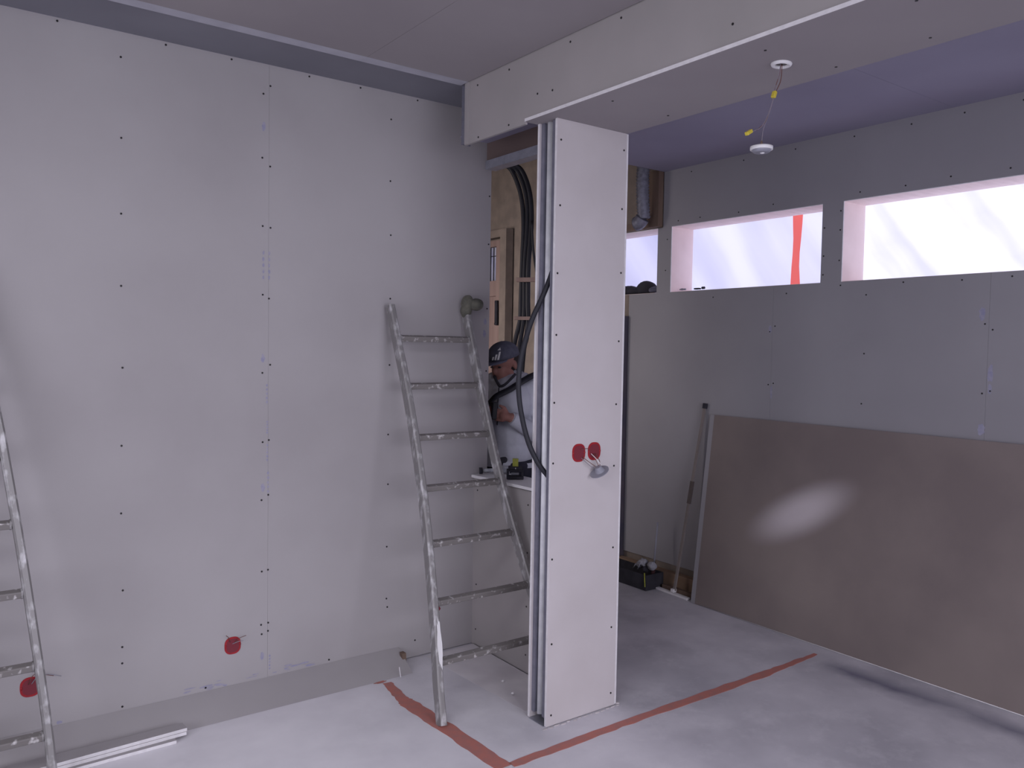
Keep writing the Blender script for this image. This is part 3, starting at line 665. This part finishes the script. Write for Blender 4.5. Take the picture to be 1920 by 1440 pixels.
bm = bmesh.new(); tube(bm, [(2.292, 3.404, .902), (2.307, 3.394, .903)], [.017, .016], 16); obj('bottle_cap', bm, M_dark, bo)
bm = bmesh.new(); tube(bm, spline([(2.43, 3.42, .92), (2.425, 3.40, .945), (2.42, 3.36, .955)], 4), [.016]*9, 10)
tag(obj('dark_tool_grip', bm, M_dark), 'short dark tool grip on the ledge behind the clear bottle', 'tool')

# ================================================================== WINDOW SIDE OBJECTS
# brown board leaning against the window wall
PATCH_LOC = (0, 0, 0)
bt = Vector((XW-.004, 0, 1.14)); bb = Vector((3.778, 0, .0005)); nrm = Vector((-(bt.z-bb.z), 0, (bt.x-bb.x))).normalized()
bm = bmesh.new(); Yl, Yr = 3.240, .74
def quadboard(bm, yl, yr, off0, off1):
    vs = []
    for off in (off0, off1):
        for (p, y) in ((bb, yl), (bb, yr), (bt, yr-.03), (bt, yl+(.012))):
            vs.append(bm.verts.new((p.x+nrm.x*off, y, p.z+nrm.z*off)))
    for q_ in ((3, 2, 1, 0), (4, 5, 6, 7), (0, 1, 5, 4), (1, 2, 6, 5), (2, 3, 7, 6), (3, 0, 4, 7)): bm.faces.new([vs[i] for i in q_])
quadboard(bm, Yl, Yr, .0, .012)
tb_ = thing('leaning_board', (3.8, 2.0, 0), 'large brown board leaning low against the window wall, a pale elongated patch on it', 'board')
pc = Vector((3.83, 2.60, .66)) - Vector((3.8, 2.0, 0)); PATCH_LOC = tuple(pc); pale_patch_material()
obj('panel', bm, M_brown, tb_)
bm = bmesh.new(); quadboard(bm, Yl+.032, Yl+.0005, -.0005, .0118); tag(obj('side_edge', bm, M_boardDim, tb_), 'pale grey strip along the left side')
bm = bmesh.new(); tube(bm, [(3.7655, 3.2, .004), (3.7655, .8, .004)], .0022, 6); tag(obj('lower_edge', bm, M_gyp, tb_), 'thin pale lower edge')

# pole, broom and bits in the corner
bm = bmesh.new(); beam_box(bm, (3.80, 3.44, .005), (3.915, 3.327, 1.20), .016, .012, (0, 1, 0))
pl_ = thing('wooden_pole', (3.80, 3.44, 0), 'thin wooden pole leaning on the window wall left of the brown board', 'pole')
obj('shaft', bm, mat('dusty_pole', (.20, .175, .165, 1), (.25, .215, .205, 1), scale=20, stretch=(1, 1, .15)), pl_)
bm = bmesh.new(); beam_box(bm, (3.913, 3.328, 1.175), (3.9155, 3.3262, 1.207), .026, .016, (0, 1, 0)); obj('end_cap', bm, M_dark, pl_)
bm = bmesh.new(); beam_box(bm, (3.8555, 3.385, .58), (3.868, 3.372, .72), .024, .014, (0, 1, 0)); tag(obj('dark_sleeve', bm, mat('worn_sleeve', (.11, .09, .085, 1)), pl_), 'brown worn middle stretch')
br = thing('brush', (3.80, 3.62, 0), 'brush with a thin upright handle standing in the dark bin', 'brush')
bm = bmesh.new(); tube(bm, [(3.80, 3.615, .14), (3.83, 3.62, .42)], .006, 8); obj('handle', bm, M_grey, br)
bm = bmesh.new(); tube(bm, [(3.79, 3.613, .08), (3.80, 3.615, .17)], [.014, .010], 8); obj('ferrule', bm, mat('dark_red_grip', (.06, .025, .03, 1)), br)
# dark bin bag / toolbox
bk = thing('tool_crate', (3.80, 3.78, 0), 'dark open tool crate standing on the floor below the window wall', 'crate')
bm = bmesh.new()
for q_ in ((3.70, 3.86, 3.585, 3.595, .001, .10), (3.70, 3.86, 4.05, 4.06, .001, .10), (3.70, 3.71, 3.595, 4.05, .001, .10), (3.85, 3.86, 3.595, 4.05, .001, .10), (3.71, 3.85, 3.595, 4.05, .001, .008)): box(bm, *q_)
obj('crate_shell', bm, M_dark, bk, bevel=.003)
M_ragw = mat('pale_rag', (.38, .38, .42, 1), (.28, .28, .32, 1), scale=40)
for i, (y, z, s) in enumerate(((3.60, .15, 1.1), (3.635, .135, 1.0), (3.68, .155, 1.2), (3.73, .13, 1.0), (3.66, .115, .9))):
    bm = bmesh.new(); ellipsoid(bm, (3.77+.02*(i % 2), y, z), (.028*s, .024*s, .022*s), u=10, v=7)
    for v in bm.verts: v.co += (v.co-Vector((3.78, y, z)))*.5*noise.noise(v.co*60)
    obj('rag', bm, M_dark if i in (1, 4) else M_ragw, bk)
for i, (p0, p1, m_) in enumerate((((3.70, 3.60, .115), (3.69, 3.583, .03), M_grn), ((3.74, 3.70, .11), (3.73, 3.665, .165), M_grey), ((3.76, 3.76, .10), (3.74, 3.72, .14), M_grey))):
    bm = bmesh.new(); tube(bm, [p0, p1], .004, 6); obj('stick', bm, m_, bk)
bm = bmesh.new(); tube(bm, spline([(3.70, 3.98, .1), (3.685, 3.96, .05), (3.66, 3.9, .012), (3.66, 3.85, .008)], 5), .004, 6); obj('strap', bm, M_grey, bk)
def plank(name, a, b_, w, h, m_, label, cat='timber', group=None, bev=.002):
    bm = bmesh.new(); beam_box(bm, a, b_, w, h, (0, 0, 1)); return tag(obj(name, bm, m_, bevel=bev), label, cat, group)
M_bat = mat('floor_batten', (.26, .17, .115, 1), (.34, .24, .17, 1), scale=10, stretch=(1, .2, 1), detail=6)
plank('floor_batten', (3.90, 3.27, .052), (3.90, 4.30, .052), .10, .05, M_bat, 'brown timber batten on the floor along the foot of the window wall', group='battens by the window wall')
plank('floor_batten', (3.83, 3.30, .018), (3.835, 3.56, .018), .034, .03, M_wood, 'short dark timber batten on the floor right of the dark crate', group='battens by the window wall')
plank('plaster_offcut', (3.79, 3.31, .008), (3.80, 3.58, .008), .014, .03, M_gyp, 'thin white offcut lying in front of the short dark batten', 'scrap')
plank('plaster_lump', (3.80, 3.43, .027), (3.80, 3.455, .027), .022, .03, M_gyp, 'small white block lying on the thin white offcut', 'scrap')

# flexible duct, timber stud and open panel above the leftmost window
du = thing('flexible_duct', (3.80, 3.78, 2.35), 'grey ribbed flexible duct hanging above the leftmost window', 'duct')
bm = bmesh.new(); P_, R_ = [], []
for k in range(53):
    z = 2.90-.52*k/52; P_.append((3.80+.012*math.sin(z*9), 3.785, z)); R_.append(.037+.008*(k % 2))
tube(bm, P_, R_, 16); obj('duct_hose', bm, M_duct, du)
bm = bmesh.new(); tube(bm, spline([(3.80, 3.79, 2.385), (3.795, 3.81, 2.36), (3.79, 3.84, 2.352)], 4), [.046]*9, 14); obj('duct_end', bm, M_duct, du)
bm = bmesh.new(); box(bm, 3.885, 3.9295, 3.735, 3.83, 2.335, 2.70)
tag(obj('wall_stud', bm, M_wood), 'brown timber stud beside the ribbed duct above the leftmost window', 'timber')
bm = bmesh.new(); box(bm, 3.895, 3.94, 3.79, 4.9, 2.332, 2.38)
tag(obj('window_lintel', bm, mat('lintel_wood', (.17, .12, .10, 1), (.22, .16, .13, 1), scale=8)), 'dark timber lintel directly above the leftmost window', 'timber')
bm = bmesh.new(); box(bm, 3.87, 3.94, 4.036, 4.11, .10, 1.76)
tag(obj('wall_stud', bm, mat('blue_grey_stud', (.075, .07, .10, 1), (.11, .09, .11, 1), scale=7)), 'dark upright stud at the raw end of the window wall boards', 'timber')

# ================================================================== BACK ROOM
def plane3(px, z, X): pass
cabs = [([(3.27, 4.63, 2.80), (3.33, 4.60, 2.76), (3.37, 4.545, 2.60), (3.385, 4.525, 2.40), (3.372, 4.515, 2.10), (3.355, 4.50, 1.85), (3.35, 4.50, 1.72), (3.325, 4.51, 1.60), (3.30, 4.50, 1.50), (3.28, 4.5, 1.3)], 'leftmost black conduit of the hanging bundle behind the low wall'),
        ([(3.29, 4.60, 2.80), (3.36, 4.57, 2.75), (3.395, 4.52, 2.60), (3.40, 4.50, 2.40), (3.375, 4.49, 2.10), (3.37, 4.48, 1.85), (3.365, 4.48, 1.72), (3.345, 4.48, 1.60), (3.32, 4.47, 1.50), (3.3, 4.47, 1.3)], 'middle black conduit of the hanging bundle behind the low wall'),
        ([(3.32, 4.58, 2.80), (3.385, 4.55, 2.75), (3.415, 4.50, 2.60), (3.42, 4.48, 2.40), (3.385, 4.46, 2.10), (3.385, 4.46, 1.85), (3.39, 4.46, 1.72), (3.375, 4.455, 1.60), (3.35, 4.45, 1.52), (3.33, 4.45, 1.3)], 'thickest right-hand black conduit of the hanging bundle behind the low wall')]
for i, (p, lb) in enumerate(cabs):
    bm = bmesh.new(); tube(bm, spline(p, 6), .0155 if i < 2 else .018, 10)
    tag(obj('black_conduit', bm, M_black), lb, 'conduit', 'black conduits hanging in the back room')
bm = bmesh.new(); tube(bm, spline([(3.40, 4.45, 2.40), (3.41, 4.44, 2.2), (3.435, 4.42, 2.02), (3.46, 4.40, 1.9), (3.47, 4.38, 1.5)], 6), .009, 8)
tag(obj('thin_cable', bm, M_black), 'thin black cable splitting off to the right of the conduit bundle', 'cable')
plank('cross_batten', (3.30, 4.48, 1.995), (3.46, 4.28, 1.995), .030, .02, M_wood2, 'upper pink-brown batten crossing in front of the black conduits', group='cross battens')
plank('cross_batten', (3.28, 4.47, 1.732), (3.44, 4.27, 1.732), .024, .02, M_wood2, 'lower pink-brown batten crossing in front of the black conduits', group='cross battens')
plank('upright_batten', (3.50, 4.745, 1.68), (3.50, 4.745, 2.14), .035, .02, M_wood, 'short upright brown batten left of the black conduits')
plank('upright_post', (3.93-.09, 5.24, 0), (3.93-.09, 5.24, 2.45), .07, .05, M_rough, 'pale timber post right of the old door in the back room')
plank('cavity_panel', (3.70, 4.62, .5), (3.70, 4.62, 2.30), .16, .02, mat('grey_panel', (.26, .24, .25, 1), (.31, .29, .30, 1)), 'upright grey panel edge behind the right side of the conduits', 'panel')
sw = thing('hand_saw', (3.86, 5.53, 1.72), 'dark tool with a thin grip hanging on the old door behind the cap', 'tool')
bm = bmesh.new(); tube(bm, [(3.872, 5.525, 1.735), (3.872, 5.53, 1.92)], [.018, .016], 8); obj('grip', bm, M_dark, sw)
bm = bmesh.new(); tube(bm, [(3.872, 5.51, 1.727), (3.872, 5.545, 1.727)], .012, 8); obj('foot', bm, M_dark, sw)
bm = bmesh.new(); tube(bm, spline([(3.87, 5.70, 2.36), (3.85, 5.66, 2.34), (3.86, 5.67, 2.29), (3.87, 5.71, 2.27)], 6), .007, 8)
tag(obj('coat_hook', bm, M_wood), 'small dark hook in front of the door glass at the wall edge', 'hook')

# ================================================================== PERSON
def capsule(bm, a, b_, ra, rb, n=14):
    a, b_ = Vector(a), Vector(b_); tube(bm, [a, a.lerp(b_, .5), b_], [ra, (ra+rb)/2, rb], n); ellipsoid(bm, a, (ra,)*3, u=n, v=8); ellipsoid(bm, b_, (rb,)*3, u=n, v=8)
def fused(name, bm, m_, parent, vox, it=4):
    o = obj(name, bm, m_, parent); r = o.modifiers.new('fuse', 'REMESH'); r.mode = 'VOXEL'; r.voxel_size = vox; r.use_smooth_shade = True
    s = o.modifiers.new('smooth', 'SMOOTH'); s.iterations = it; s.factor = .5; return o
PX, PY, PA = 2.71, 3.736, math.radians(32)
def P(f, l, z): return Vector((PX-f*math.cos(PA)+l*math.sin(PA), PY-f*math.sin(PA)-l*math.cos(PA), z))        # turned from -X towards the room
pe = thing('person', (PX, PY, 0), 'person in a grey sweatshirt and dark cap looking down, standing behind the low wall', 'person')
bm = bmesh.new()
HC = Vector((2.675, 3.745, 1.452)); rh = Matrix.Rotation(math.radians(15), 3, 'Y').inverted()     # head bent forward (towards -X)
rh = Matrix.Rotation(math.radians(17), 3, 'Z') @ rh
def H(f, l, z): return HC + rh @ Vector((-f, -l, z))
ellipsoid(bm, H(-.008, 0, .018), (.092, .072, .088), rh, 20, 14); ellipsoid(bm, H(.028, 0, -.045), (.058, .054, .068), rh)       # skull, face
ellipsoid(bm, H(.055, 0, -.090), (.024, .028, .018), rh)                                                             # chin
ellipsoid(bm, H(.084, 0, -.034), (.018, .012, .020), rh); ellipsoid(bm, H(.070, 0, .0), (.014, .036, .010), rh)               # nose, brow
for s in (-1, 1): ellipsoid(bm, H(-.012, s*.072, -.022), (.016, .009, .028), rh)                                      # ears
ellipsoid(bm, H(.076, 0, -.066), (.008, .022, .006), rh)                                                             # lips
capsule(bm, P(.015, 0, 1.30), HC+Vector((.01, 0, -.06)), .060, .052)
capsule(bm, P(0, -.15, 1.305), P(0, .15, 1.305), .062, .062)
ellipsoid(bm, P(.0, 0, 1.20), (.105, .165, .17)); ellipsoid(bm, P(.0, 0, 1.02), (.105, .15, .16)); ellipsoid(bm, P(-.01, 0, .88), (.11, .165, .12))
WR = {1: P(.205, .10, 1.150), -1: P(.215, -.07, 1.150)}
for s in (1, -1):
    el = P(.03, s*.235, 1.03)
    capsule(bm, P(0, s*.185, 1.29), el, .050, .040); capsule(bm, el, WR[s], .040, .027)
    capsule(bm, P(-.01, s*.09, .86), P(.0, s*.095, .46), .082, .055); capsule(bm, P(0, s*.095, .46), P(-.02, s*.095, .10), .055, .038)
    capsule(bm, P(-.03, s*.095, .045), P(.11, s*.105, .030), .040, .028)
    # hand: palm, four fingers, thumb, curled round the pouch
    w = WR[s]; ax = (P(.255, 0.0, 1.175)-w).normalized() if s == 1 else (P(.26, -.02, 1.175)-w).normalized()
    u = Vector((0, 0, 1)); u = (u-ax*u.dot(ax)).normalized(); nn = ax.cross(u)
    pm = w+ax*.045; capsule(bm, w+ax*.01, pm, .024, .026); capsule(bm, pm+u*.018, pm-u*.018, .017, .016)
    for k, ln in enumerate((.062, .072, .068, .052)):
        b0 = pm+ax*.014+u*(.026-.0175*k); b1 = b0+ax*ln*.45+nn*.006*s; b2_ = b1+ax*ln*.25+nn*.020*s; b3 = b2_+nn*.018*s-ax*.004
        capsule(bm, b0, b1, .0088, .0082, 8); capsule(bm, b1, b2_, .0082, .0076, 8); capsule(bm, b2_, b3, .0076, .0068, 8)
    t0 = w+ax*.03+u*.024; t1 = t0+u*.022+ax*.018; t2 = t1+ax*.026+u*.004
    capsule(bm, t0, t1, .011, .0095, 8); capsule(bm, t1, t2, .0095, .008, 8)
fused('body', bm, M_skin, pe, .0045, 3)
for s in (-1, 1):
    bm = bmesh.new(); ellipsoid(bm, H(.074, s*.028, -.014), (.007, .011, .005), rh, 10, 8); obj('eye', bm, M_dark, pe)
bm = bmesh.new(); ellipsoid(bm, H(-.032, 0, .0), (.080, .078, .075), rh); 
fused('hair', bm, mat('dark_hair', (.03, .022, .022, 1)), pe, .008, 2)
# sweatshirt with hood collar
bm = bmesh.new()
capsule(bm, P(-.005, -.155, 1.295), P(-.005, .155, 1.295), .078, .078); ellipsoid(bm, P(0, 0, 1.22), (.130, .195, .17))
ellipsoid(bm, P(.01, 0, 1.06), (.132, .18, .19)); ellipsoid(bm, P(0, 0, .945), (.135, .19, .10)); tube(bm, [P(0, 0, 1.0), P(0, 0, .873)], [.14, .155], 24)
for s in (1, -1):
    el = P(.03, s*.245, 1.02); capsule(bm, P(0, s*.19, 1.285), el, .070, .058); capsule(bm, el, WR[s]-(WR[s]-el)*.10, .058, .041)
for k in range(7):                                       # crumpled hood round the neck
    t = math.pi*(k/6-.5); ellipsoid(bm, P(-.065*math.cos(t)+.01, .095*math.sin(t), 1.375-.015*abs(math.sin(t))), (.036, .040, .030))
for v in bm.verts: v.co += Vector((1, 1, .4))*.008*noise.noise(v.co*11)
sw_ = fused('sweatshirt', bm, M_sweat, pe, .0075, 4)
for s in (1, -1):
    el = P(.03, s*.245, 1.02); e = WR[s]-(WR[s]-el)*.10
    bm = bmesh.new(); d = (WR[s]-el).normalized(); tube(bm, [e-d*.02, e+d*.022], [.039, .036], 16); obj('cuff', bm, M_sweat, sw_)
bm = bmesh.new(); tube(bm, [P(0, 0, .89), P(0, 0, .862)], [.158, .154], 28)
for v in bm.verts:
    dx_, dy_ = v.co.x-PX, v.co.y-PY; f_ = -(dx_*math.cos(PA)+dy_*math.sin(PA))*.88; l_ = (dx_*math.sin(PA)-dy_*math.cos(PA))*1.22; v.co = P(f_, l_, v.co.z)
obj('hem_band', bm, M_sweat, sw_)
for v in []: pass
bm = bmesh.new(); tube(bm, spline([P(.085, -.055, 1.37), P(.112, -.02, 1.33), P(.12, .0, 1.315), P(.112, .03, 1.33), P(.075, .07, 1.385)], 5), .008, 8)
tag(obj('inner_collar', bm, M_dark, sw_), 'dark inner collar')
bm = bmesh.new(); tube(bm, [P(.132, -.005, 1.31), P(.146, -.005, 1.22), P(.148, -.005, 1.10)], .003, 6); obj('zip', bm, M_dark, sw_)
# trousers and shoes
bm = bmesh.new(); ellipsoid(bm, P(-.005, 0, .88), (.125, .18, .13))
for s in (1, -1): capsule(bm, P(-.01, s*.092, .84), P(0, s*.097, .46), .098, .074); capsule(bm, P(0, s*.097, .46), P(-.02, s*.097, .09), .074, .062)
fused('trousers', bm, M_trous, pe, .009, 3)
for s in (1, -1):
    bm = bmesh.new(); capsule(bm, P(-.05, s*.097, .052), P(.13, s*.108, .044), .050, .042)
    for v in bm.verts: v.co.z = max(v.co.z, .001)
    fused('shoe', bm, M_dark, pe, .007, 2)
# cap
cp_ = thing('cap', H(0, 0, .05), 'dark grey cap with three white slanted bars, worn by the person', 'cap')
bm = bmesh.new(); N_ = 26; rings = []
for j in range(9):
    ph = math.pi/2*j/8
    rings.append([bm.verts.new(H(-.008+.103*math.cos(ph)*math.cos(2*math.pi*k/N_), .083*math.cos(ph)*math.sin(2*math.pi*k/N_), .026+.086*math.sin(ph)**.85)) for k in range(N_)] if j < 8 else None)
top = bm.verts.new(H(-.008, 0, .112))
for a, b_ in zip(rings[:8], rings[1:8]):
    for k in range(N_): bm.faces.new((a[k], a[(k+1) % N_], b_[(k+1) % N_], b_[k])).smooth = True
for k in range(N_): bm.faces.new((rings[7][k], rings[7][(k+1) % N_], top)).smooth = True
crown = o = obj('crown', bm, M_cap, cp_); so = o.modifiers.new('thick', 'SOLIDIFY'); so.thickness = .004; so.offset = 0
bm = bmesh.new(); inn, out_ = [], []
for k in range(13):
    t = -1.05+2.1*k/12; inn.append(bm.verts.new(H(-.008+.100*math.cos(t), .081*math.sin(t), .028))); r = .068*math.cos(t*1.35)**.7 if abs(t*1.35) < 1.5 else 0
    out_.append(bm.verts.new(H(-.008+.100*math.cos(t)+r, .083*math.sin(t)*1.02, .028-r*.22+.006*math.cos(t*2))))
for k in range(12): bm.faces.new((inn[k], inn[k+1], out_[k+1], out_[k])).smooth = True
o = obj('visor', bm, mat('cap_visor', (.12, .12, .17, 1), rough=.8), cp_); so = o.modifiers.new('thick', 'SOLIDIFY'); so.thickness = .004
bm = bmesh.new(); ellipsoid(bm, H(-.008, 0, .113), (.007, .007, .004), rh, 8, 6); obj('button', bm, M_cap, crown)
def oncap(th, zz, off=.006):
    ph = math.asin(min(1, max(0, (zz/.086))**(1/.85))); return H(-.008+(.103*math.cos(ph)+off)*math.cos(th), (.083*math.cos(ph)+off)*math.sin(th), .026+zz)
bm = bmesh.new()
for t0, h in ((.02, .018), (.20, .030), (.38, .042)):
    pr = None
    for k in range(5):
        q = .008+h*k/4; cur = [bm.verts.new(oncap(t0+(q-.008)*3.6, q)), bm.verts.new(oncap(t0+.12+(q-.008)*3.6, q))]
        if pr: bm.faces.new((pr[0], pr[1], cur[1], cur[0]))
        pr = cur
bm.faces.new([bm.verts.new(oncap(.40, .058)), bm.verts.new(oncap(.66, .056)), bm.verts.new(oncap(.62, .070))])
tag(obj('emblem', bm, M_white, crown), 'white slanted bars and a small mark on the front')
# pouch with strap
po = thing('shoulder_pouch', (2.53, 3.72, 1.1), 'small black pouch on a wide black strap held in front by the person', 'bag')
bm = bmesh.new(); beam_box(bm, P(.250, .005, 1.140), P(.240, .008, 1.235), .085, .030, (.3, 1, 0)); obj('pouch_body', bm, M_black, po, bevel=.006)
bm = bmesh.new(); pts = spline([P(.235, -.02, 1.225), P(.180, .0, 1.262), P(.150, .065, 1.30), P(.115, .125, 1.345), P(.055, .165, 1.378), P(-.02, .175, 1.380), P(-.085, .16, 1.33), P(-.14, .1, 1.22)], 8); prev = None
for i, p in enumerate(pts):
    d = (pts[min(i+1, len(pts)-1)]-pts[max(i-1, 0)]).normalized(); o_ = (p-P(-.01, .03, 1.2)); o_ = (o_-d*o_.dot(d)).normalized(); sd = d.cross(o_)
    cur = [bm.verts.new(p+sd*.018), bm.verts.new(p-sd*.018)]
    if prev: bm.faces.new((prev[0], prev[1], cur[1], cur[0])).smooth = True
    prev = cur
o = obj('strap', bm, M_black, po); so = o.modifiers.new('thick', 'SOLIDIFY'); so.thickness = .004; so.offset = 0
